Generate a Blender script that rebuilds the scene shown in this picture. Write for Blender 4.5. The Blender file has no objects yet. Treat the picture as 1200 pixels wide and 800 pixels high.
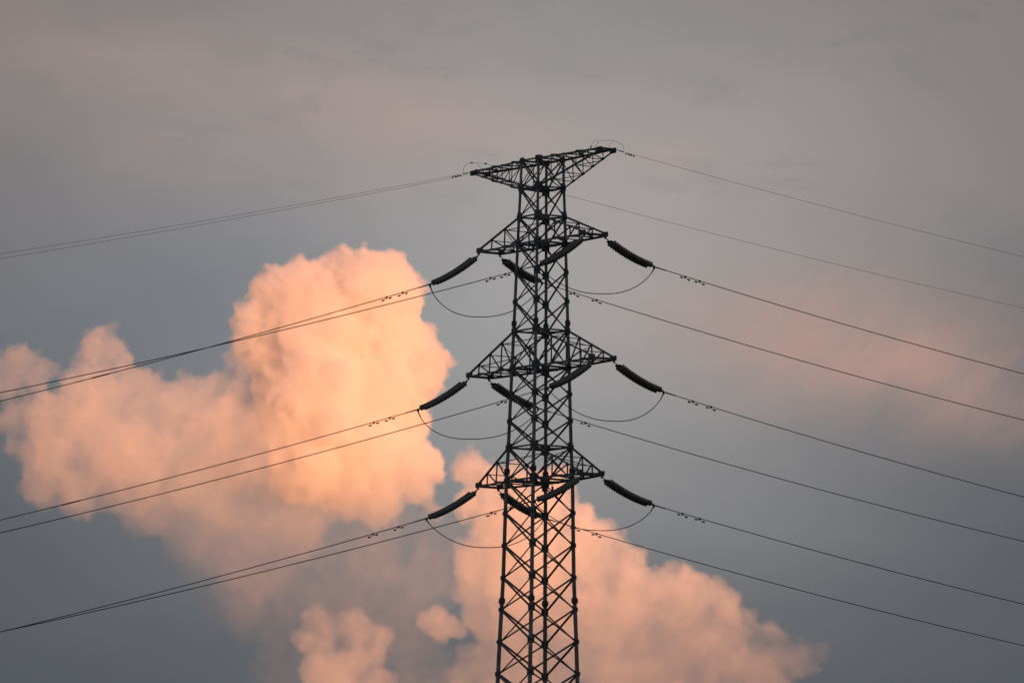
import bpy, math, random
import numpy as np
from mathutils import Vector, Matrix

S = bpy.context.scene
C = S.collection
R = math.radians

# ------------------------------------------------------------ camera, sky, sun, exposure
cam_d = bpy.data.cameras.new('camera')
cam = bpy.data.objects.new('camera', cam_d)
C.objects.link(cam)
S.camera = cam
PITCH, ROLL, YAW = 0.112239, 0.009902, -0.003755
fw = Vector((math.sin(YAW)*math.cos(PITCH), math.cos(YAW)*math.cos(PITCH), math.sin(PITCH)))
rt = Vector((math.cos(YAW), -math.sin(YAW), 0))
up = rt.cross(fw)
rt, up = rt*math.cos(ROLL)+up*math.sin(ROLL), up*math.cos(ROLL)-rt*math.sin(ROLL)
m = Matrix((rt, up, -fw)).transposed().to_4x4()
m.translation = (0, -390, 1.6)
cam.matrix_world = m
cam_d.sensor_width = 36
cam_d.lens = 36*9020.8/1200
cam_d.clip_start = 1
cam_d.clip_end = 60000

SUN_AZ, SUN_EL = R(148), R(4.5)          # azimuth clockwise from the viewing direction (+Y)
sun_dir = Vector((math.sin(SUN_AZ)*math.cos(SUN_EL), math.cos(SUN_AZ)*math.cos(SUN_EL), math.sin(SUN_EL)))
sun_d = bpy.data.lights.new('sun', 'SUN')
sun_d.energy = 5.0
sun_d.angle = R(0.5)
sun_d.color = (1.0, 0.40, 0.187)
sun = bpy.data.objects.new('sun', sun_d)
C.objects.link(sun)
sun.rotation_euler = (-sun_dir).to_track_quat('-Z', 'Y').to_euler()

W = bpy.data.worlds.new('World')
S.world = W
W.use_nodes = True
nt = W.node_tree
nt.nodes.clear()


class NG:
    """small helper to wire nodes"""
    def __init__(s, t): s.t = t
    def n(s, typ, **k):
        o = s.t.nodes.new(typ)
        for a, v in k.items(): setattr(o, a, v)
        return o
    def put(s, sock, v):
        if isinstance(v, bpy.types.NodeSocket): s.t.links.new(v, sock)
        elif v is not None: sock.default_value = v
    def m(s, op, a, b=None, c=None, clamp=False):
        o = s.n('ShaderNodeMath', operation=op, use_clamp=clamp)
        for i, v in enumerate((a, b, c)): s.put(o.inputs[i], v)
        return o.outputs[0]
    def mix(s, f, a, b, bt='MIX'):
        o = s.n('ShaderNodeMix', data_type='RGBA', blend_type=bt)
        s.put(o.inputs[0], f); s.put(o.inputs[6], a); s.put(o.inputs[7], b)
        return o.outputs[2]
    def ss(s, x, lo, hi):
        o = s.n('ShaderNodeMapRange', interpolation_type='SMOOTHSTEP')
        s.put(o.inputs[0], x); s.put(o.inputs[1], lo); s.put(o.inputs[2], hi)
        return o.outputs[0]
    def noise(s, v, scale, detail=3, rough=.5, dist=0):
        o = s.n('ShaderNodeTexNoise')
        s.put(o.inputs['Vector'], v); o.inputs['Scale'].default_value = scale
        o.inputs['Detail'].default_value = detail; o.inputs['Roughness'].default_value = rough
        o.inputs['Distortion'].default_value = dist
        return o.outputs[0]
    def gauss(s, A, E, a0, e0, sa, se, tilt=0.0):
        """soft patch in the sky at azimuth a0, elevation e0 (degrees)"""
        da = s.m('SUBTRACT', A, a0); de = s.m('SUBTRACT', E, e0)
        de = s.m('SUBTRACT', de, s.m('MULTIPLY', da, tilt))
        q = s.m('ADD', s.m('POWER', s.m('ABSOLUTE', s.m('DIVIDE', da, sa)), 2.0), s.m('POWER', s.m('ABSOLUTE', s.m('DIVIDE', de, se)), 2.0))
        return s.m('EXPONENT', s.m('MULTIPLY', q, -1.0))


def lin(r, g, b):
    f = lambda c: (c/255/12.92 if c/255 <= .04045 else ((c/255+.055)/1.055)**2.4)
    return (f(r), f(g), f(b), 1)


g = NG(nt)
tc = g.n('ShaderNodeTexCoord')
sep = g.n('ShaderNodeSeparateXYZ')
nt.links.new(tc.outputs['Generated'], sep.inputs[0])
dx, dy, dz = sep.outputs
AZ = g.m('MULTIPLY', g.m('ARCTAN2', dx, dy), 57.2958)
EL = g.m('MULTIPLY', g.m('ARCSINE', dz), 57.2958)
sky = g.n('ShaderNodeTexSky', sky_type='NISHITA', sun_disc=False, sun_elevation=SUN_EL, sun_rotation=SUN_AZ)
sky.air_density = 1.0; sky.dust_density = 2.0; sky.ozone_density = 1.5
nish = g.mix(1.0, sky.outputs[0], (.05, .05, .05, 1), 'MULTIPLY')
# wobble the directions so that no band of cloud is ruler-straight
comb = g.n('ShaderNodeCombineXYZ')
g.put(comb.inputs[0], g.m('MULTIPLY', AZ, .45)); g.put(comb.inputs[1], EL)
n1 = g.noise(comb.outputs[0], .55, 4, .5, .4)
comb2 = g.n('ShaderNodeCombineXYZ')
g.put(comb2.inputs[0], g.m('ADD', AZ, g.m('MULTIPLY', EL, .5))); g.put(comb2.inputs[1], g.m('MULTIPLY', EL, 2.2))
n2 = g.noise(comb2.outputs[0], .8, 5, .55, .3)
El = g.m('ADD', EL, g.m('MULTIPLY', g.m('SUBTRACT', n1, .5), 1.6))
# altostratus sheet: warm grey above, slate below
warm = g.ss(El, 5.6, 8.3)
veil = g.mix(warm, lin(82, 87, 95), lin(129, 120, 119))
vignette_bright = g.gauss(AZ, El, 0.0, 7.0, 3.1, 2.3)  # lighter middle: lens vignetting painted into the sky colour
veil = g.mix(g.m('MULTIPLY', vignette_bright, .95), veil, lin(169, 167, 167))
streak = g.gauss(AZ, El, -1.3, 8.1, 3.2, .55, -.12)
veil = g.mix(g.m('MULTIPLY', streak, g.m('MULTIPLY', n2, .9)), veil, lin(186, 160, 152))
blue = g.m('MULTIPLY', g.gauss(AZ, El, -2.9, 6.7, 1.8, 1.0, .1), .65)
veil = g.mix(blue, veil, lin(116, 122, 131))
pk = g.gauss(AZ, El, 2.4, 6.3, 1.35, .48, -.2)
comb3 = g.n('ShaderNodeCombineXYZ')
g.put(comb3.inputs[0], g.m('ADD', AZ, g.m('MULTIPLY', EL, -.8))); g.put(comb3.inputs[1], g.m('MULTIPLY', g.m('ADD', EL, g.m('MULTIPLY', AZ, .25)), .5))
n3 = g.noise(comb3.outputs[0], 2.6, 5, .55, .5)
pk = g.m('MULTIPLY', pk, g.ss(n3, -.25, .75))
veil = g.mix(g.m('MULTIPLY', pk, .85), veil, lin(196, 155, 140))
mott = g.ss(g.noise(comb2.outputs[0], 1.1, 4, .55, .6), .5, .78)
veil = g.mix(g.m('MULTIPLY', g.m('MULTIPLY', mott, warm), .26), veil, lin(116, 118, 124))
zen = g.ss(EL, 10.5, 24)
veil = g.mix(zen, veil, lin(118, 127, 140))
ov = g.ss(g.noise(tc.outputs['Generated'], 2.5, 4, .5), .1, .5)
total = g.mix(g.m('MULTIPLY', ov, .93), nish, veil)
bg = g.n('ShaderNodeBackground')
bg.inputs['Strength'].default_value = 0.62
nt.links.new(total, bg.inputs['Color'])
wo = g.n('ShaderNodeOutputWorld')
nt.links.new(bg.outputs[0], wo.inputs['Surface'])

S.view_settings.view_transform = 'Standard'
S.view_settings.look = 'None'
S.view_settings.exposure = 0.7
S.view_settings.gamma = 1
S.view_settings.use_curve_mapping = False
S.render.film_transparent = False
S.cycles.volume_bounces = 10
S.cycles.max_bounces = 12
S.cycles.volume_step_rate = 4.0
S.cycles.use_denoising = True


# ------------------------------------------------------------ helpers
def material(name, col, rough=.6, metal=0.0, spot=None, scale=6.0, bump=0.0):
    mt = bpy.data.materials.new(name)
    mt.use_nodes = True
    q = NG(mt.node_tree)
    b = mt.node_tree.nodes['Principled BSDF']
    b.inputs['Roughness'].default_value = rough
    b.inputs['Metallic'].default_value = metal
    t = q.n('ShaderNodeTexCoord')
    n = q.noise(t.outputs['Object'], scale, 5, .6)
    c = q.mix(q.ss(n, .35, .7), tuple(col)+(1,), tuple(spot or [v*.7 for v in col])+(1,))
    mt.node_tree.links.new(c, b.inputs['Base Color'])
    n2_ = q.noise(t.outputs['Object'], scale*4, 3, .5)
    q.put(b.inputs['Roughness'], q.m('ADD', rough-.12, q.m('MULTIPLY', n2_, .25)))
    if bump:
        bp = q.n('ShaderNodeBump')
        bp.inputs['Strength'].default_value = bump
        q.put(bp.inputs['Height'], n2_)
        mt.node_tree.links.new(bp.outputs[0], b.inputs['Normal'])
    return mt


M = {
    'leg': material('weathered_galvanised_pipe', (.22, .216, .214), .5, .2, (.12, .116, .112), 1.5),
    'brace': material('weathered_angle_steel', (.14, .138, .138), .6, .2, (.08, .077, .075), 2.5),
    'plate': material('dull_gusset_steel', (.09, .09, .094), .65, .2, None, 5),
    'disc': material('brown_glazed_porcelain', (.17, .15, .135), .4, 0, (.12, .1, .09), 3),
    'fitting': material('dark_fitting_steel', (.08, .08, .085), .5, .4, None, 8),
    'wire': material('aged_aluminium_wire', (.075, .075, .08), .6, .3, (.05, .05, .05), .7),
    'concrete': material('footing_concrete', (.34, .33, .31), .9, 0, (.26, .25, .23), 2, .3),
}


class MB:
    """collects simple solids and links them as ONE mesh object"""
    def __init__(s): s.v = []; s.f = []
    def add(s, vs, fs):
        o = len(s.v); s.v += [tuple(x) for x in vs]; s.f += [tuple(i+o for i in f) for f in fs]
    @staticmethod
    def frame(p, q):
        d = (q-p).normalized()
        u = Vector((0, 0, 1)).cross(d)
        if u.length < 1e-3: u = Vector((1, 0, 0))
        u.normalize()
        return d, u, d.cross(u)
    def tube(s, p, q, r, r2=None, n=10, cap=True):
        p, q = Vector(p), Vector(q); r2 = r if r2 is None else r2
        d, u, w = s.frame(p, q)
        vs = []
        for c, rr in ((p, r), (q, r2)):
            for i in range(n):
                t = 2*math.pi*i/n
                vs.append(c+u*math.cos(t)*rr+w*math.sin(t)*rr)
        fs = [(i, (i+1) % n, n+(i+1) % n, n+i) for i in range(n)]
        if cap: fs += [tuple(range(n))[::-1], tuple(range(n, 2*n))]
        s.add(vs, fs)
    def angle(s, p, q, size, th=None, flip=1, inward=None):
        """rolled L-section from p to q; inward = direction one flange points to"""
        p, q = Vector(p), Vector(q); th = th or size*.16
        d = (q-p).normalized()
        if inward is None: _, u, w = s.frame(p, q)
        else:
            w = Vector(inward); w = (w-d*w.dot(d)).normalized(); u = d.cross(w)*flip
        pr = [(0, 0), (size, 0), (size, th), (th, th), (th, size), (0, size)]
        vs = [c+u*(x-size*.35)+w*(y-size*.35) for c in (p, q) for x, y in pr]
        fs = [(i, (i+1) % 6, 6+(i+1) % 6, 6+i) for i in range(6)]
        fs += [(0, 3, 2, 1), (0, 5, 4, 3), (6, 7, 8, 9), (6, 9, 10, 11)]
        s.add(vs, fs)
    def box(s, c, ax, ay, az, hx, hy, hz):
        c = Vector(c); ax, ay, az = [Vector(t).normalized() for t in (ax, ay, az)]
        vs = [c+ax*hx*i+ay*hy*j+az*hz*k for k in (-1, 1) for j in (-1, 1) for i in (-1, 1)]
        s.add(vs, [(0, 2, 3, 1), (4, 5, 7, 6), (0, 1, 5, 4), (2, 6, 7, 3), (0, 4, 6, 2), (1, 3, 7, 5)])
    def path(s, pts, radii, n=8):
        """skin of rings along a path; radii one number or one per point"""
        pts = [Vector(p) for p in pts]
        if not isinstance(radii, (list, tuple)): radii = [radii]*len(pts)
        vs = []; u = None
        for k, p in enumerate(pts):
            d = (pts[min(k+1, len(pts)-1)]-pts[max(k-1, 0)]).normalized()
            if u is None: _, u, _w = s.frame(Vector((0, 0, 0)), d)
            u = (u-d*u.dot(d)).normalized(); w = d.cross(u)
            for i in range(n):
                t = 2*math.pi*i/n
                vs.append(p+(u*math.cos(t)+w*math.sin(t))*radii[k])
        fs = [(k*n+i, k*n+(i+1) % n, (k+1)*n+(i+1) % n, (k+1)*n+i) for k in range(len(pts)-1) for i in range(n)]
        fs += [tuple(range(n))[::-1], tuple(range((len(pts)-1)*n, len(pts)*n))]
        s.add(vs, fs)
    def build(s, name, mat, parent=None, smooth=False):
        me = bpy.data.meshes.new(name)
        me.from_pydata(s.v, [], s.f)
        me.materials.append(mat)
        if smooth: me.shade_smooth()
        o = bpy.data.objects.new(name, me)
        C.objects.link(o)
        if parent: o.parent = parent
        return o


def tag(o, label=None, cat=None, group=None, kind=None):
    if label: o['label'] = label
    if cat: o['category'] = cat
    if group: o['group'] = group
    if kind: o['kind'] = kind
    return o


def empty(name, loc=(0, 0, 0)):
    o = bpy.data.objects.new(name, None)
    o.empty_display_size = .3
    o.location = loc
    C.objects.link(o)
    return o


# ------------------------------------------------------------ ground and the ridge added out of view to block the sun from the pylon
def ground_mat():
    mt = bpy.data.materials.new('dusk_field')
    mt.use_nodes = True
    q = NG(mt.node_tree)
    b = mt.node_tree.nodes['Principled BSDF']
    b.inputs['Roughness'].default_value = .95
    t = q.n('ShaderNodeTexCoord')
    c = q.mix(q.ss(q.noise(t.outputs['Object'], .03, 6, .6), .35, .65), (.05, .065, .025, 1), (.09, .08, .05, 1))
    c = q.mix(q.ss(q.noise(t.outputs['Object'], .8, 4, .6), .4, .7), c, (.04, .055, .02, 1))
    mt.node_tree.links.new(c, b.inputs['Base Color'])
    return mt


GM = ground_mat()
gb = MB()
gb.add([(-26000, -26000, 0), (26000, -26000, 0), (26000, 26000, 0), (-26000, 26000, 0)], [(0, 1, 2, 3)])
tag(gb.build('ground', GM), kind='structure')


def blocker_ridge():
    rnd = random.Random(5)
    hd = Vector((sun_dir.x, sun_dir.y, 0)).normalized()
    sd = Vector((-hd.y, hd.x, 0))
    n, k = 140, 14
    vs, fs = [], []
    ph = [rnd.uniform(0, 6.28) for _ in range(12)]
    for i in range(n):
        s_ = (i/(n-1)-.5)*4200
        for j in range(k):
            t = j/(k-1)*2-1
            crest = 330+22*math.sin(s_*.0021+ph[0])+14*math.sin(s_*.0057+ph[1])+8*math.sin(s_*.013+ph[2])
            edge = min(1, (1-abs(s_)/2100)*3)
            h = crest*max(0, edge)*math.cos(t*math.pi/2)**1.3
            h += (1-abs(t))*(9*math.sin(s_*.021+t*5+ph[3])+6*math.sin(s_*.047-t*9+ph[4]))*max(0, edge)
            p = hd*(1750+t*620)+sd*s_
            vs.append((p.x, p.y, max(h, 0)-.5))
    for i in range(n-1):
        for j in range(k-1):
            fs.append((i*k+j, i*k+j+1, (i+1)*k+j+1, (i+1)*k+j))
    b = MB(); b.add(vs, fs)
    tag(b.build('sun_blocker_hills', GM, smooth=True), kind='structure')


blocker_ridge()

# ------------------------------------------------------------ clouds: bodies of droplets lit by the low sun
TOWER = [
    (-117.9, 4995.2, 640.9, 33.7), (-141.1, 5000.5, 655.3, 19.3), (-126.1, 4999.0, 661.3, 14.4), (-174.1, 5001.4, 641.1, 25.3), (-190.3, 5001.2, 641.0, 18.1), (-201.9, 4996.0, 619.0, 16.8), (-206.5, 4996.1, 603.9, 14.4), (-157.7, 5008.9, 617.9, 48.2), (-177.5, 4996.5, 595.1, 26.4), (-170.1, 4996.1, 577.0, 26.4), (-116.7, 5010.1, 612.4, 37.4), (-95.5, 4999.7, 617.5, 15.6), (-93.5, 5003.3, 596.7, 18.0), (-76.6, 4999.8, 594.0, 14.4), (-68.2, 5000.7, 596.0, 9.0), (-63.9, 4998.7, 592.8, 6.6), (-80.1, 5001.1, 581.5, 14.4), (-76.4, 5002.4, 517.0, 12.0), (-76.0, 5000.1, 487.9, 8.4), (-84.2, 5002.4, 521.2, 18.0), (-122.1, 5003.7, 572.3, 39.7), (-157.8, 4989.1, 570.4, 45.6), (-99.2, 5002.9, 566.4, 20.4), (-127.6, 5002.0, 535.8, 39.6), (-90.2, 4997.9, 523.7, 19.2), (-160.2, 4991.3, 522.4, 33.6), (-102.6, 5005.3, 549.6, 26.5), (-86.4, 4999.8, 504.6, 14.4), (-115.2, 5002.7, 496.8, 22.8), (-98.8, 5004.0, 637.9, 19.3), (-108.1, 5001.7, 663.0, 14.5), (-92.8, 5002.2, 645.0, 9.6), (-81.6, 4999.7, 611.5, 6.0), (-133.3, 5004.6, 505.8, 27.6)]
SHOULDER = [
    (-367.5, 4999.5, 586.4, 15.6), (-353.3, 5002.6, 588.1, 10.8), (-343.5, 5001.4, 584.4, 6.6), (-377.3, 4996.5, 578.1, 15.6), (-356.4, 4997.4, 578.4, 13.2), (-311.6, 4997.5, 597.6, 16.2), (-308.5, 5002.6, 607.9, 10.2), (-299.7, 4999.6, 599.2, 10.8), (-320.6, 5000.9, 582.2, 13.2), (-296.6, 4998.7, 591.2, 12.0), (-350.1, 5000.1, 551.6, 20.4), (-314.0, 4998.0, 557.8, 31.2), (-281.1, 4997.9, 564.1, 25.2), (-254.0, 5001.3, 552.6, 28.8), (-229.9, 5001.4, 546.8, 31.2), (-290.1, 5008.8, 528.9, 39.7), (-343.8, 5002.4, 527.7, 24.0), (-349.6, 5004.2, 503.7, 18.0), (-322.6, 5004.7, 504.0, 24.0), (-271.6, 5008.4, 498.8, 31.2), (-229.5, 5003.7, 510.8, 39.6), (-199.2, 4993.3, 522.2, 36.0), (-244.0, 5005.0, 474.7, 25.2), (-205.3, 5009.2, 481.4, 36.0), (-172.2, 5006.7, 487.5, 30.0), (-221.4, 5000.7, 453.4, 18.0), (-186.7, 5002.7, 456.9, 22.8), (-370.7, 4998.9, 533.1, 7.2), (-373.1, 5002.2, 551.6, 12.0), (-175.4, 5001.6, 511.2, 39.6), (-220.5, 4995.3, 534.2, 39.6), (-181.3, 4989.9, 534.1, 42.0), (-194.3, 5005.8, 571.8, 30.1), (-218.4, 5007.8, 562.7, 28.9), (-180.6, 4992.9, 474.2, 31.1), (-210.7, 5004.4, 456.9, 26.4), (-192.3, 4999.1, 438.6, 18.0), (-185.0, 4994.0, 579.7, 31.2), (-209.4, 4998.2, 592.0, 15.6), (-200.0, 5005.3, 547.5, 36.1)]
RIDGE = [
    (-43.4, 5003.3, 517.4, 16.2), (-25.2, 4995.2, 507.2, 19.2), (4.9, 5001.4, 494.8, 22.8), (21.8, 4994.9, 477.5, 20.4), (-12.9, 5004.3, 470.8, 36.0), (41.2, 4997.7, 458.7, 25.2), (14.5, 5007.8, 435.2, 37.2), (64.1, 5004.1, 452.3, 15.6), (58.3, 5000.1, 420.0, 35.9), (95.5, 5006.9, 429.9, 25.2), (101.3, 4998.7, 436.5, 12.0), (126.4, 4995.8, 424.5, 18.0), (138.6, 5001.0, 408.9, 18.0), (113.4, 4990.4, 386.9, 37.0), (164.3, 4997.4, 398.6, 15.6), (182.4, 4999.3, 387.0, 14.4), (149.7, 5001.8, 370.0, 29.9), (65.8, 4991.8, 368.6, 43.0), (5.9, 4989.4, 379.8, 41.8), (-24.4, 5006.3, 416.7, 31.2), (-32.8, 4996.9, 367.9, 29.9), (18.4, 5010.6, 333.4, 41.9), (102.3, 5010.5, 328.2, 47.9), (179.6, 4998.0, 340.1, 29.9), (-49.1, 4999.7, 492.9, 12.0), (194.4, 5000.1, 390.7, 7.2), (-36.7, 5001.9, 452.3, 24.0), (-47.3, 5000.7, 434.1, 13.2)]
PUFF = [
    (-71.0, 5000.3, 413.4, 9.0), (-78.2, 5000.5, 411.5, 7.2), (-61.4, 5001.9, 407.6, 7.8), (-68.5, 5000.0, 405.0, 8.4), (-54.1, 4999.8, 403.9, 4.8)]
LOW = [
    (-157.3, 5001.0, 413.8, 8.4), (-151.1, 4998.1, 401.6, 13.2), (-160.6, 4998.8, 398.0, 10.8), (-127.3, 5003.2, 408.3, 12.0), (-112.8, 5000.1, 398.6, 10.8), (-121.1, 5000.4, 391.3, 16.8), (-137.5, 4995.2, 372.8, 17.9), (-149.5, 4999.2, 373.0, 17.9), (-113.6, 5000.7, 364.4, 15.6), (-143.1, 4993.7, 348.7, 23.9), (-135.1, 5000.5, 410.4, 7.2), (-105.0, 5000.4, 400.5, 6.0)]
MIST = [
    (-197.9, 4991.3, 431.9, 35.9), (-228.7, 5002.1, 462.5, 30.0), (-162.5, 4999.3, 450.9, 36.0), (-120.7, 5004.1, 451.7, 42.0), (-90.3, 4997.1, 427.4, 35.9), (-66.7, 5003.4, 458.2, 30.0), (-150.4, 5003.9, 427.3, 30.0), (-107.9, 4992.1, 402.8, 29.9), (-179.7, 4996.8, 393.5, 13.2), (-191.7, 5000.9, 390.7, 9.6), (-167.7, 5005.5, 373.2, 21.6), (-188.4, 4998.2, 369.5, 13.2), (-105.6, 4999.1, 451.4, 36.0), (-138.5, 5001.5, 439.3, 30.0), (-78.4, 4997.0, 433.5, 29.9), (-96.8, 4997.8, 475.4, 30.0), (-54.8, 4996.9, 463.7, 30.0), (-126.7, 4997.4, 463.1, 36.0), (-77.7, 5001.6, 367.8, 29.9), (-101.8, 4998.0, 385.3, 17.9), (-168.3, 4998.4, 432.7, 24.0)]


def ico(level):
    t = (1+5**.5)/2
    v = [(-1, t, 0), (1, t, 0), (-1, -t, 0), (1, -t, 0), (0, -1, t), (0, 1, t), (0, -1, -t), (0, 1, -t), (t, 0, -1), (t, 0, 1), (-t, 0, -1), (-t, 0, 1)]
    f = [(0, 11, 5), (0, 5, 1), (0, 1, 7), (0, 7, 10), (0, 10, 11), (1, 5, 9), (5, 11, 4), (11, 10, 2), (10, 7, 6), (7, 1, 8), (3, 9, 4), (3, 4, 2), (3, 2, 6), (3, 6, 8), (3, 8, 9), (4, 9, 5), (2, 4, 11), (6, 2, 10), (8, 6, 7), (9, 8, 1)]
    v = [Vector(x).normalized() for x in v]
    for _ in range(level):
        nf, mid = [], {}
        def md(a, b):
            k = (min(a, b), max(a, b))
            if k not in mid:
                v.append(((v[a]+v[b])/2).normalized()); mid[k] = len(v)-1
            return mid[k]
        for a, b, c in f:
            x, y, z = md(a, b), md(b, c), md(c, a)
            nf += [(a, x, z), (b, y, x), (c, z, y), (x, y, z)]
        f = nf
    return np.array([tuple(x) for x in v]), np.array(f)


ICO = ico(2)


def blob_mesh(name, lumps, seed, grow, sub, small):
    """heaped, cauliflower-like billows: spheres on spheres on spheres"""
    rnd = np.random.default_rng(seed)
    base = np.array(lumps)
    org = base[:, :3].mean(0)
    sph = [(np.array(l[:3])-org, l[3]+grow) for l in base]
    cur = list(sph)
    for lev, n in enumerate(sub):
        nxt = []
        for c, r in cur:
            if r < small: continue
            d = rnd.normal(size=(n, 3)); d /= np.linalg.norm(d, axis=1)[:, None]
            for k in range(n):
                rr = r*rnd.uniform(.16, .38)
                nxt.append((c+d[k]*(r-rr*rnd.uniform(.2, .75)), rr))
        sph += nxt; cur = nxt
    V, F = ICO
    n = len(sph)
    cs = np.array([c for c, r in sph]); rs = np.array([r for c, r in sph])
    vs = (V[None]*rs[:, None, None]+cs[:, None, :]).reshape(-1, 3)
    fs = (F[None]+(np.arange(n)*len(V))[:, None, None]).reshape(-1, 3)
    me = bpy.data.meshes.new(name)
    me.vertices.add(len(vs)); me.vertices.foreach_set('co', vs.ravel())
    me.loops.add(len(fs)*3); me.loops.foreach_set('vertex_index', fs.ravel().astype(np.int32))
    me.polygons.add(len(fs)); me.polygons.foreach_set('loop_start', (np.arange(len(fs))*3).astype(np.int32))
    me.update(calc_edges=True)
    return me, org


def droplets(density, erode, colour, aniso, foot, patch):
    mt = bpy.data.materials.new('cloud_droplets')
    mt.use_nodes = True
    mt.node_tree.nodes.clear()
    q = NG(mt.node_tree)
    at = q.n('ShaderNodeAttribute', attribute_name='density')
    t = q.n('ShaderNodeTexCoord')
    n = q.noise(t.outputs['Object'], .085, 4, .62, .0)
    d = q.m('SUBTRACT', at.outputs['Fac'], q.m('MULTIPLY', q.ss(n, .3, .75), erode))
    d = q.m('MULTIPLY', q.m('MAXIMUM', d, 0.0), density)
    if patch:                           # thick and thin places inside the cloud
        n2_ = q.noise(t.outputs['Object'], .034, 3, .55, .6)
        d = q.m('MULTIPLY', d, q.m('ADD', q.m('MULTIPLY', q.ss(n2_, .36, .62), patch), 1-patch))
    if foot:                            # the base of the cloud thins out
        sp = q.n('ShaderNodeSeparateXYZ'); mt.node_tree.links.new(t.outputs['Object'], sp.inputs[0])
        d = q.m('MULTIPLY', d, q.m('ADD', q.m('MULTIPLY', q.ss(sp.outputs[2], foot[0], foot[1]), 1-foot[2]), foot[2]))
    pv = q.n('ShaderNodeVolumePrincipled')
    pv.inputs['Color'].default_value = tuple(colour)+(1,)
    pv.inputs['Density Attribute'].default_value = ''
    q.put(pv.inputs['Density'], d)
    pv.inputs['Anisotropy'].default_value = aniso
    out = q.n('ShaderNodeOutputMaterial')
    mt.node_tree.links.new(pv.outputs[0], out.inputs['Volume'])
    return mt


def fog_group(voxel, band, mat):
    ng = bpy.data.node_groups.new('fog', 'GeometryNodeTree')
    ng.interface.new_socket('Geometry', in_out='INPUT', socket_type='NodeSocketGeometry')
    ng.interface.new_socket('Geometry', in_out='OUTPUT', socket_type='NodeSocketGeometry')
    i = ng.nodes.new('NodeGroupInput'); o = ng.nodes.new('NodeGroupOutput')
    mv = ng.nodes.new('GeometryNodeMeshToVolume')
    mv.resolution_mode = 'VOXEL_SIZE'
    mv.inputs['Density'].default_value = 1.0
    mv.inputs['Voxel Size'].default_value = voxel
    mv.inputs['Interior Band Width'].default_value = band
    sm = ng.nodes.new('GeometryNodeSetMaterial')
    sm.inputs['Material'].default_value = mat
    ng.links.new(i.outputs[0], mv.inputs['Mesh'])
    ng.links.new(mv.outputs[0], sm.inputs[0])
    ng.links.new(sm.outputs[0], o.inputs[0])
    return ng


def cloud(name, lumps, density, seed, voxel, band=9.0, erode=.6, grow=0.0, billow=((26, 11), (9, 6)), sub=(18, 6), small=3.0, colour=(.985, .985, .985), aniso=0.0, foot=None, patch=0.0):
    me, org = blob_mesh(name, lumps, seed, grow, sub, small)
    o = bpy.data.objects.new(name, me)
    o.location = org
    C.objects.link(o)
    rm = o.modifiers.new('merge', 'REMESH'); rm.mode = 'VOXEL'; rm.voxel_size = voxel
    for i, (sc, st) in enumerate(billow):
        t = bpy.data.textures.new('billow', 'CLOUDS')
        t.noise_scale = sc; t.noise_depth = 2
        if sc < 12: t.noise_type = 'HARD_NOISE'      # creased billows, as on a cauliflower
        dm = o.modifiers.new('billow', 'DISPLACE')
        dm.texture = t; dm.strength = st; dm.mid_level = .5 if sc >= 12 else .36; dm.texture_coords = 'LOCAL'
    mat = droplets(density, erode, colour, aniso, foot, patch)
    me.materials.append(mat)
    gm = o.modifiers.new('fog', 'NODES')
    gm.node_group = fog_group(voxel, band, mat)
    return tag(o, kind='structure')


CRISP = ((26, 11), (11, 9), (4, 1.8))
cloud('cloud', TOWER, .13, 1, .8, 3.0, .2, .8, ((26, 11), (11, 6.5), (4, 1.8)), foot=(-115, -35, .1), patch=.05)
cloud('cloud', SHOULDER, .034, 2, .9, 2.2, .25, .8, CRISP, foot=(-92, 5, .1), patch=.55)
cloud('cloud', RIDGE, .085, 3, .8, 2.2, .3, .4, ((34, 18), (13, 11), (4, 1.8)), foot=(-40, 95, .15), patch=.66)
cloud('cloud', PUFF, .04, 4, .6, 2.5, .25, 2, ((9, 4), (3.5, 1.5)))
cloud('cloud', LOW, .034, 5, .7, 3, .35, 2.0, ((14, 9), (5, 3)), patch=.6)
cloud('cloud', MIST, .0062, 6, 2, 20, .6, 9, patch=.6)

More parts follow.
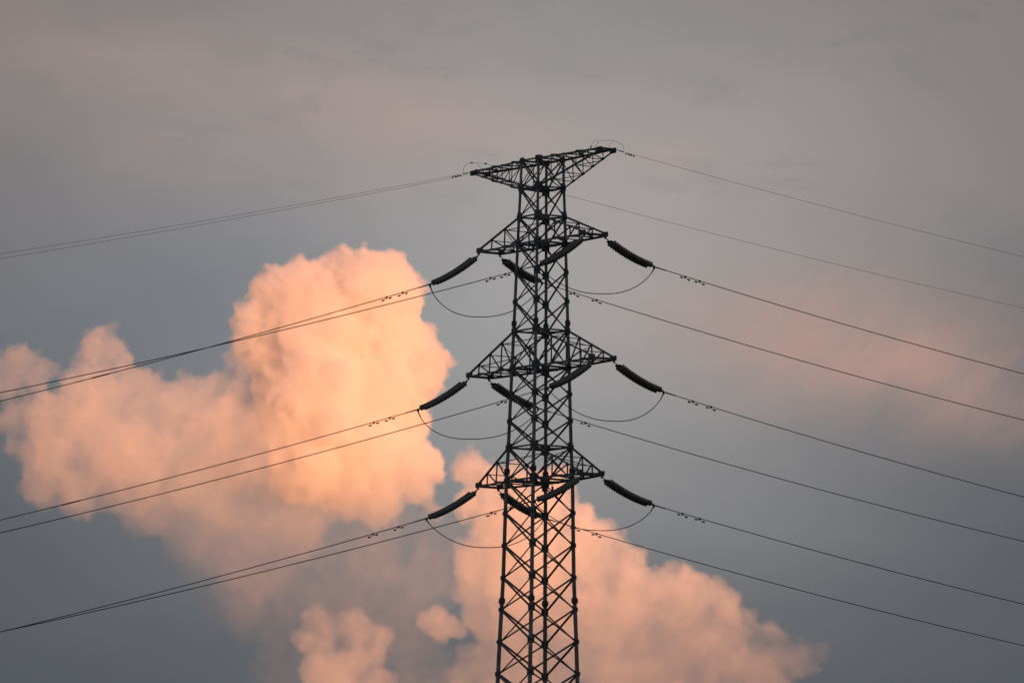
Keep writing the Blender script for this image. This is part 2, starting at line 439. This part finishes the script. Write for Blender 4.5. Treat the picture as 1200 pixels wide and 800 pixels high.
INS=[
  ('l1',-1,-1,(-3.221, 3.568, 50.458),(-5.701, 1.878, 48.68),-0.3276,[1.67, 2.65]), # len 3.49 t 25.3
  ('l1',-1,1,(-2.142, 4.303, 50.458),(0.03, 5.783, 49.293),-0.1893,[2.04, 3.45]), # len 2.87 t 31.6
  ('l1',1,-1,(2.142, -4.303, 50.458),(-0.15, -5.865, 48.774),-0.3028,[2.01, 2.89]), # len 3.24 t 31.1
  ('l1',1,1,(3.221, -3.568, 50.458),(5.722, -1.864, 49.234),-0.1826,[1.94, 2.85]), # len 3.26 t 23.8
  ('l2',-1,-1,(-3.695, 4.298, 44.081),(-6.252, 2.556, 42.301),-0.3112,[1.72, 2.7]), # len 3.57 t 24.6
  ('l2',-1,1,(-2.648, 5.012, 44.081),(-0.107, 6.743, 42.861),-0.1893,[2.99]), # len 3.31 t 31.9
  ('l2',1,-1,(2.648, -5.012, 44.081),(0.378, -6.558, 42.513),-0.3169,[2.77]), # len 3.16 t 31.5
  ('l2',1,1,(3.695, -4.298, 44.081),(6.236, -2.567, 42.778),-0.1919,[1.83, 2.95]), # len 3.34 t 23.1
  ('l3',-1,-1,(-3.149, 3.503, 38.321),(-5.74, 1.737, 36.633),-0.3044,[1.71, 3.26]), # len 3.56 t 25.1
  ('l3',-1,1,(-2.108, 4.212, 38.321),(0.233, 5.807, 37.077),-0.1895,[1.98, 3.33]), # len 3.09 t 31.4
  ('l3',1,-1,(2.108, -4.212, 38.321),(-0.209, -5.791, 36.913),-0.2918,[2.62]), # len 3.14 t 30.8
  ('l3',1,1,(3.149, -3.503, 38.321),(5.797, -1.699, 37.108),-0.1811,[1.8, 2.87]), # len 3.43 t 23.7
]
LOOPS=[
  ('l1',-1,0.466,1.635),
  ('l1',1,0.546,1.321),
  ('l2',-1,0.448,1.466),
  ('l2',1,0.560,1.477),
  ('l3',-1,0.525,1.419),
  ('l3',1,0.524,1.299),
]
EARTH=[
  (-1,-1,(-3.586, 4.555, 54.865),-0.2463), # resid z at P1 0.04 t1 0.8
  (1,-1,(2.927, -5.005, 54.865),-0.2599), # resid z at P1 0.00 t1 7.9
  (1,1,(3.586, -4.555, 54.865),-0.1471), # resid z at P1 -0.03 t1 0.8
  (-1,1,(-2.927, 5.005, 54.865),-0.1467), # resid z at P1 0.04 t1 5.3
]
LOOPL1= [(-0.969, 54.774), (-0.998, 54.972), (-0.868, 55.183), (-0.578, 55.319), (-0.1, 55.359), (0.379, 55.364), (0.646, 55.333), (0.86, 55.195), (0.915, 55.088)]
LOOPL2= [(-0.259, 55.346), (-0.099, 55.293), (0.063, 55.106), (0.117, 54.999)]
LOOPR1= [(-1.014, 54.757), (-0.954, 54.958), (-0.836, 55.164), (-0.679, 55.251), (-0.574, 55.199), (-0.588, 55.076), (-0.702, 54.936), (-0.805, 54.797)]
LOOPR2= [(-0.574, 55.165), (-0.234, 55.237), (0.133, 55.286), (0.501, 55.279), (0.818, 55.197), (1.003, 55.039), (1.032, 54.845)]
LOOPR3= [(0.344, 55.222), (0.188, 55.1), (0.11, 54.962)]
# ------------------------------------------------------------ the pylon (local x = along the crossarms, y = along the line)
TY = 0.97269
AX = Vector((math.cos(TY), -math.sin(TY), 0))
BX = Vector((math.sin(TY), math.cos(TY), 0))
ZW = [(0.0, 2.37), (4.2, 2.235), (8.2, 2.105), (12.0, 1.98), (15.4, 1.87), (18.4, 1.775), (21.1, 1.685), (23.5, 1.61), (25.3, 1.552), (26.97, 1.498),
      (28.609, 1.445), (30.243, 1.4), (31.882, 1.344), (33.497, 1.29), (35.14, 1.262), (36.79, 1.236), (38.441, 1.209), (40.139, 1.15),
      (41.49, 1.116), (42.85, 1.081), (44.201, 1.047), (46.097, .994), (47.6, .956), (49.09, .918), (50.578, .878), (51.954, .8436), (53.416, .796), (54.865, .765)]
TOP = 54.865


def hw(z):
    for (z0, w0), (z1, w1) in zip(ZW, ZW[1:]):
        if z <= z1: return w0+(w1-w0)*(z-z0)/(z1-z0)
    return ZW[-1][1]


def leg_r(z): return .155-.0016*z if z < 30 else .107-.0015*(z-30)


pylon = empty('transmission_pylon', (0, 0, 0))
pylon.rotation_euler = (0, 0, -TY)
tag(pylon, 'tall dark lattice steel pylon with four levels of crossarms before the clouds', 'pylon')
FRAME_Z = [38.441, 40.139, 44.201, 46.097, 50.578, 51.954, 53.416, 54.865]
FLANGES = [4.9, 11.4, 18.9, 25.7, 32.33, 38.93, 46.5]
legs = {}
for sx, sy in ((-1, -1), (1, -1), (-1, 1), (1, 1)):
    b = MB()
    zs = sorted(set([z for z, w in ZW]+FLANGES))
    pts = [Vector((sx*hw(z), sy*hw(z), z)) for z in zs]
    b.path(pts, [leg_r(z) for z in zs], 12)
    leg = b.build('leg', M['leg'], pylon)
    for p in leg.data.polygons: p.use_smooth = len(p.vertices) == 4
    legs[sx, sy] = leg
    tilt = (pts[1]-pts[0]).normalized()
    for z in FLANGES:
        c = Vector((sx*hw(z), sy*hw(z), z)); r = leg_r(z)
        q = MB()
        q.tube(c-tilt*.075, c-tilt*.012, r*1.62, n=14)
        q.tube(c+tilt*.012, c+tilt*.075, r*1.62, n=14)
        q.tube(c-tilt*.19, c-tilt*.075, r*1.03, r*1.3, n=12)
        q.tube(c+tilt*.075, c+tilt*.19, r*1.3, r*1.03, n=12)
        for k in range(8):
            t = k*math.pi/4
            e = c+Vector((math.cos(t), math.sin(t), 0))*r*1.5
            q.tube(e-tilt*.12, e+tilt*.12, .016, n=6)
        q.build('flange', M['plate'], leg)
    for z, w in ZW[1:]:
        q = MB(); r = leg_r(z)
        big = 1.25 if any(abs(z-f) < .01 for f in FRAME_Z) else 1.0
        hx, hz = .128*big, (.2 if z < TOP else .13)*big
        c = Vector((sx*w, sy*w, z))
        q.box(c-Vector((sx*(hx*.5), -sy*(r*.55), 0)), (1, 0, 0), (0, 1, 0), (0, 0, 1), hx*.95, .012, hz)
        q.box(c-Vector((-sx*(r*.55), sy*(hx*.5), 0)), (0, 1, 0), (1, 0, 0), (0, 0, 1), hx*.95, .012, hz*.98)
        q.box(c+Vector((sx*.02, sy*.02, 0)), (sx, sy, 0), (sx, -sy, 0), (0, 0, 1), r*1.03, r*1.03, hz*.5)
        q.build('gusset_plate', M['plate'], leg)
    q = MB()
    q.tube((sx*2.37, sy*2.37, -.3), (sx*2.37, sy*2.37, .45), .55, .45, 20)
    q.build('footing', M['concrete'], pylon)

# climbing pegs up two of the legs
for key in ((1, -1), (-1, 1)):
    sx, sy = key
    peg = MB()
    peg.tube((0, 0, 0), (.17, 0, 0), .0095, n=6)
    peg.tube((.165, 0, 0), (.18, 0, 0), .017, n=6)
    proto = None
    for k in range(96):
        z = 12.2+k*.44
        if z > TOP-.3: break
        if proto is None: o = proto = peg.build('climbing_peg', M['fitting'], legs[key])
        else:
            o = proto.copy(); C.objects.link(o); o.parent = legs[key]
        along = k % 2
        ang = (math.pi if sx > 0 else 0) if along else (math.pi/2 if sy < 0 else -math.pi/2)
        ang += math.pi
        r = leg_r(z)*.9
        o.location = (sx*hw(z)+math.cos(ang)*r, sy*hw(z)+math.sin(ang)*r, z)
        o.rotation_euler = (0, 0, ang)

# crossed diagonals on the four faces, one mesh per face and panel
FACES = [((-1, -1), (1, -1), (0, -1, 0)), ((1, -1), (1, 1), (1, 0, 0)), ((1, 1), (-1, 1), (0, 1, 0)), ((-1, 1), (-1, -1), (-1, 0, 0))]
for (z0, w0), (z1, w1) in zip(ZW, ZW[1:]):
    big = z0 < 20
    for A, B_, nrm in FACES:
        nv = Vector(nrm)
        b = MB()
        p = lambda k, w, z: Vector((k[0]*w, k[1]*w, z))
        sz = .12 if big else .088-.0012*(z0-20)*.6
        for i, (u, v) in enumerate(((p(A, w0, z0), p(B_, w1, z1)), (p(B_, w0, z0), p(A, w1, z1)))):
            off = nv*(.03 if i else -.05)
            b.angle(u+off, v+off, sz, inward=-nv if i else nv, flip=1 if i else -1)
        mid = (p(A, w0, z0)+p(B_, w1, z1))/2
        b.box(mid-nv*.01, (nv[1], -nv[0], 0), nv, (0, 0, 1), .05, .012, .05)
        b.build('cross_brace', M['brace'], pylon)

# horizontal frames with plan bracing where the arms meet the body
for z in FRAME_Z:
    w = hw(z); b = MB()
    low = z in (38.441, 44.201, 50.578)
    for A, B_, nrm in FACES:
        u, v = Vector((A[0]*w, A[1]*w, z)), Vector((B_[0]*w, B_[1]*w, z))
        b.angle(u+Vector((0, 0, .02)), v+Vector((0, 0, .02)), .11 if low else .09, inward=(0, 0, -1))
    b.angle((-w, -w, z-.05), (w, w, z-.05), .07, inward=(0, 0, 1))
    b.angle((w, -w, z-.12), (-w, w, z-.12), .07, inward=(0, 0, 1))
    if low:
        b.angle((0, -w, z-.04), (0, w, z-.04), .08, inward=(0, 0, -1))
    b.build('horizontal_frame', M['brace'], pylon)


def crossarm(s, zf, zs, al, bl, st, chord=.1):
    wf, ws = hw(zf), hw(zs)
    P = lambda y, f: Vector((s*(wf+(al-wf)*f), y*(wf+(bl-wf)*f), zf))
    zt = zf+(.1 if zs > zf else -.1)
    Q = lambda y, f: Vector((s*(ws+(al-ws)*f), y*(ws+(bl-ws)*f), zs+(zt-zs)*f))
    b = MB()
    for y in (-1, 1):
        b.angle(P(y, 0), P(y, 1), chord, inward=(0, -y, 0), flip=s*y)
        b.angle(Q(y, 0), Q(y, 1), chord*.86, inward=(0, -y, 0), flip=-s*y)
    arm = b.build('crossarm', M['brace'], pylon)
    for y in (-1, 1):
        b = MB()
        prev = 0
        for f in st:
            o = Vector((0, -y*.03, 0)); o2 = Vector((0, -y*.075, 0))
            b.angle(P(y, f)+o, Q(y, f)+o, .055, inward=(0, -y, 0))
            b.angle(Q(y, f)+o2, P(y, prev)+o2, .055, inward=(0, -y, 0), flip=-1)
            b.box(Q(y, f), (1, 0, 0), (0, 1, 0), (0, 0, 1), .085, .012, .055)
            b.box(P(y, f), (1, 0, 0), (0, 1, 0), (0, 0, 1), .085, .012, .06)
            prev = f
        b.build('side_bracing', M['brace'], arm)
    b = MB(); prev = 0; k = 1
    for f in st:
        b.angle(P(-1, f)+Vector((0, 0, .03)), P(1, f)+Vector((0, 0, .03)), .06, inward=(0, 0, 1))
        b.angle(P(k, prev)+Vector((0, 0, .075)), P(-k, f)+Vector((0, 0, .075)), .055, inward=(0, 0, 1))
        prev = f; k = -k
    b.angle(P(k, prev)+Vector((0, 0, .075)), P(-k, .96)+Vector((0, 0, .075)), .055, inward=(0, 0, 1))
    b.build('flat_bracing', M['brace'], arm)
    b = MB(); prev = 0; k = 1
    for f in st:
        b.angle(Q(-1, f)+Vector((0, 0, -.03)), Q(1, f)+Vector((0, 0, -.03)), .045, inward=(0, 0, -1))
        b.angle(Q(k, prev)+Vector((0, 0, -.07)), Q(-k, f)+Vector((0, 0, -.07)), .042, inward=(0, 0, -1))
        prev = f; k = -k
    b.build('sloping_bracing', M['brace'], arm)
    b = MB()
    up_ = 1 if zs > zf else -1
    b.box((s*(al+.02), 0, zf+up_*.02), (0, 1, 0), (1, 0, 0), (0, 0, 1), bl+.06, .04, .06)
    for y in (-1, 1):
        b.box((s*(al-.1), y*(bl+.03), zf+up_*.07), (1, 0, 0), (0, 1, 0), (0, 0, 1), .24, .045, .13)
        b.box((s*al, y*bl, zf-.1), (0, 1, 0), (1, 0, 0), (0, 0, 1), .05, .014, .07)
    b.build('tip_plate', M['plate'], arm)


for s in (-1, 1):
    crossarm(s, 54.865, 53.416, 5.784, .399, (.2, .4, .6, .8), .1)
    crossarm(s, 50.578, 51.954, 4.762, .653, (.36, .69), .1)
    crossarm(s, 44.201, 46.097, 5.633, .634, (.27, .53, .78), .1)
    crossarm(s, 38.441, 40.139, 4.668, .63, (.38, .7), .1)

# small plates hanging under the frames
for x, y, z, h in ((.55, -.9, 50.2, .17), (-.75, .95, 43.95, .1), (-.8, .78, 38.13, .14), (-.5, 1.15, 38.13, .14)):
    b = MB()
    b.box((x, y, z), AX, BX, (0, 0, 1), .11, .02, h)
    b.tube((x-.06, y, z+h), (x-.06, y, z+h+.16), .014, n=6)
    b.tube((x+.06, y, z+h), (x+.06, y, z+h+.16), .014, n=6)
    b.build('hanging_plate', M['plate'], pylon)

# ------------------------------------------------------------ insulators, conductors, dampers, jumper loops
LEVEL = {'l1': 'the second crossarm from the top', 'l2': 'the third crossarm from the top', 'l3': 'the lowest crossarm', 't1': 'the topmost crossarm'}
TIPW = {-1: 'left tip', 1: 'right tip'}
SPAN = {-1: 'left', 1: 'right'}
ends = {}


def at_root(o_name, loc, label, cat, group):
    return tag(empty(o_name, loc), label, cat, group)


for lv, sa, sb, s0, e0, slope, ts in INS:
    p, e = Vector(s0), Vector(e0)
    ends[lv, sa, sb] = e
    d = BX*sb
    root = at_root('insulator_string', p, f'ribbed double insulator slanting down {SPAN[sb]} from {TIPW[sa]} of {LEVEL[lv]}', 'insulator', 'tension insulators on the pylon')
    v = e-p; L = v.length; vn = v.normalized()
    sag = .17
    cur = lambda t: v*t-Vector((0, 0, sag*4*t*(1-t)))
    t0, t1 = .36/L, 1-.3/L
    n = int((t1-t0)*L/.146)
    side = AX
    for sd in (-.19, .19):
        b = MB(); pts = []; rad = []
        for k in range(n):
            for fr, rr in ((0, .075), (.2, .085), (.3, .1), (.36, .146), (.66, .152), (.74, .09), (.88, .075)):
                pts.append(cur(t0+(t1-t0)*(k+fr)/n)+side*sd); rad.append(rr)
        pts.append(cur(t1)+side*sd); rad.append(.04)
        o = b
        o.path(pts, rad, 12)
        q = o.build('disc_string', M['disc'], root, smooth=False)
    b = MB()
    c0 = cur(t0*.82)
    dn = (cur(t0)-cur(0)).normalized()
    b.box(c0, side, dn, side.cross(dn), .25, .07, .014)
    for sd in (-.19, .19): b.tube(c0+side*sd, cur(t0)+side*sd, .028, n=8)
    b.build('yoke_plate', M['fitting'], root)
    b = MB()
    c1 = cur(t1+(1-t1)*.22); dn = (cur(1)-cur(t1)).normalized()
    b.box(c1, side, dn, side.cross(dn), .25, .07, .014)
    for sd in (-.19, .19): b.tube(cur(t1)+side*sd, c1+side*sd, .028, n=8)
    b.build('yoke_plate', M['fitting'], root)
    b = MB()
    b.tube(Vector((0, 0, .06)), c0*.5, .02, n=8); b.tube(c0*.45, c0, .03, n=8)
    b.tube(c0*.3+side*.03, c0*.62+side*.03, .018, n=6)
    b.build('shackle_link', M['fitting'], root)
    b = MB()
    b.tube(c1, c1.lerp(v, .5), .03, n=8); b.tube(c1.lerp(v, .45), v, .045, .035, n=10)
    b.box(v+Vector((0, 0, -.05)), d, side, (0, 0, 1), .06, .012, .08)
    b.build('tension_clamp', M['fitting'], root)

    # conductor of this span
    W_ = lambda t: d*t+Vector((0, 0, slope*t+.0009*t*t))
    T = min(190, -slope/.0009*.98)
    pts = [W_(t) for t in list(np.linspace(0, 45, 46))+list(np.linspace(50, T, 24))]
    b = MB(); b.path(pts, .0215, 8)
    w = b.build('conductor', M['wire'], None, smooth=True)
    w.location = e
    tag(w, f'dark conductor running off {SPAN[sb]} from {TIPW[sa]} of {LEVEL[lv]}', 'power line', 'conductors strung from the pylon')
    b = MB(); b.tube(W_(0), W_(.75), .036, .03, n=10)
    b.build('dead_end_sleeve', M['fitting'], w)
    if (sa, sb) == (-1, -1) and lv in ('l1', 'l2'):
        q = MB(); m0 = {'l1': 19.1, 'l2': 20.1}[lv]
        q.tube(W_(m0), W_(m0+1.0), .036, n=10)
        q.build('splice_sleeve', M['fitting'], w)
    for k, t in enumerate(ts):
        c = W_(t); dn = (W_(t+.1)-W_(t-.1)).normalized()
        which = '' if len(ts) == 1 else ('inner ' if k == 0 else 'outer ')
        r = at_root('vibration_damper', e+c, f'{which}dumbbell damper on the {SPAN[sb]}-going wire, {TIPW[sa]} of {LEVEL[lv]}', 'damper', 'vibration dampers on the conductors')
        b = MB(); b.tube((0, 0, .045), (0, 0, -.085), .026, n=8); b.box((0, 0, -.01), dn, AX, (0, 0, 1), .045, .04, .04)
        b.build('clamp', M['fitting'], r)
        mp = [dn*x+Vector((0, 0, -.085-.035*(x/.17)**2*(1 if x > 0 else .5))) for x in np.linspace(-.17, .17, 9)]
        b = MB(); b.path(mp, .012, 6); b.build('messenger_cable', M['fitting'], r)
        for x in (-1, 1):
            c_ = mp[0] if x < 0 else mp[-1]
            b = MB(); b.tube(c_-dn*x*.02, c_+dn*x*.05, .03, .045, n=10); b.tube(c_+dn*x*.05, c_+dn*x*.13, .045, .04, n=10)
            b.build('weight', M['fitting'], r)

for lv, sa, tm, sag in LOOPS:
    A, B_ = ends[lv, sa, -1], ends[lv, sa, 1]
    pts = []
    k = math.log(.5)/math.log(tm)
    for t in np.linspace(0, 1, 41):
        q = t**k
        f = max(0, 1-abs(2*q-1)**2.4)**.82
        pts.append((B_-A)*t-Vector((0, 0, sag*f+.1*(1 if 0 < t < 1 else 0))))
    pts[0] = Vector((0, 0, -.1)); pts[-1] = B_-A-Vector((0, 0, .1))
    b = MB(); b.path(pts, .022, 8)
    o = b.build('jumper_loop', M['wire'], None, smooth=True); o.location = A
    tag(o, f'thin slack jumper cable looping under {TIPW[sa]} of {LEVEL[lv]}', 'jumper cable', 'jumper loops under the crossarms')
    for pp, p2 in ((pts[0], pts[1]), (pts[-1], pts[-2])):
        b = MB(); b.tube(pp, pp.lerp(p2, .9), .034, .028, n=8)
        b.build('terminal_lug', M['fitting'], o)

for sa, sb, s0, slope in EARTH:
    p = Vector(s0); d = BX*sb
    W_ = lambda t: d*t+Vector((0, 0, slope*t+.0006*t*t))
    T = min(200, -slope/.0006*.98)
    b = MB(); b.path([W_(t) for t in list(np.linspace(0, 45, 46))+list(np.linspace(50, T, 24))], .0085, 6)
    o = b.build('earth_wire', M['wire'], None, smooth=True); o.location = p
    tag(o, f'hair-thin earth wire running off {SPAN[sb]} from {TIPW[sa]} of {LEVEL["t1"]}', 'earth wire', 'earth wires at the top of the pylon')
    b = MB(); b.tube(W_(.02), W_(.2), .03, n=8); b.tube(W_(.32), W_(.62), .028, n=8)
    b.build('dead_end_grip', M['fitting'], o)
    for t in (.92, 1.12):
        c = W_(t); dn = (W_(t+.1)-W_(t)).normalized()
        which = 'inner' if t < 1 else 'outer'
        r = at_root('vibration_damper', p+c, f'{which} small damper on the earth wire running {SPAN[sb]} from {TIPW[sa]}', 'damper', 'small dampers on the earth wires')
        b = MB(); b.tube((0, 0, .02), (0, 0, -.07), .022, n=8); b.build('clamp', M['fitting'], r)
        b = MB(); b.tube(dn*-.15+Vector((0, 0, -.07)), dn*.15+Vector((0, 0, -.07)), .01, n=6); b.build('messenger_cable', M['fitting'], r)
        for x in (-1, 1):
            b = MB(); b.tube(dn*x*.1+Vector((0, 0, -.07)), dn*x*.19+Vector((0, 0, -.07)), .034, n=8); b.build('weight', M['fitting'], r)


def earth_loop(s, pts, label, clips=()):
    base = AX*s*5.784
    P = [base+BX*y+Vector((0, 0, z)) for y, z in pts]
    fine = []
    for i in range(len(P)-1):           # Catmull-Rom through the bends
        a_, b_, c_, d_ = P[max(i-1, 0)], P[i], P[i+1], P[min(i+2, len(P)-1)]
        for t in (0, .25, .5, .75):
            fine.append(.5*((2*b_)+(c_-a_)*t+(2*a_-5*b_+4*c_-d_)*t*t+(-a_+3*b_-3*c_+d_)*t**3))
    fine.append(P[-1])
    o0 = fine[0].copy()
    b = MB(); b.path([q-o0 for q in fine], .0085, 6)
    o = b.build('earth_jumper', M['wire'], None, smooth=True); o.location = o0
    tag(o, label, 'jumper wire', 'small wire loops above the topmost crossarm')
    for k in clips:
        c = fine[k]-o0; dn = (fine[k+1]-fine[k]).normalized()
        b = MB(); b.tube(c-dn*.06, c+dn*.06, .035, n=8); b.build('wire_clip', M['fitting'], o)


earth_loop(-1, LOOPL1, 'long low wire hoop with two clips above the left tip of the topmost crossarm', (13, 20))
earth_loop(-1, LOOPL2, 'short drooping wire under the hoop at the left tip of the topmost crossarm')
earth_loop(1, LOOPR1, 'small closed wire loop standing above the right arm of the topmost crossarm', (2,))
earth_loop(1, LOOPR2, 'long wire hoop arching over the right tip of the topmost crossarm')
earth_loop(1, LOOPR3, 'short wire tail under the hoop at the right tip of the topmost crossarm')
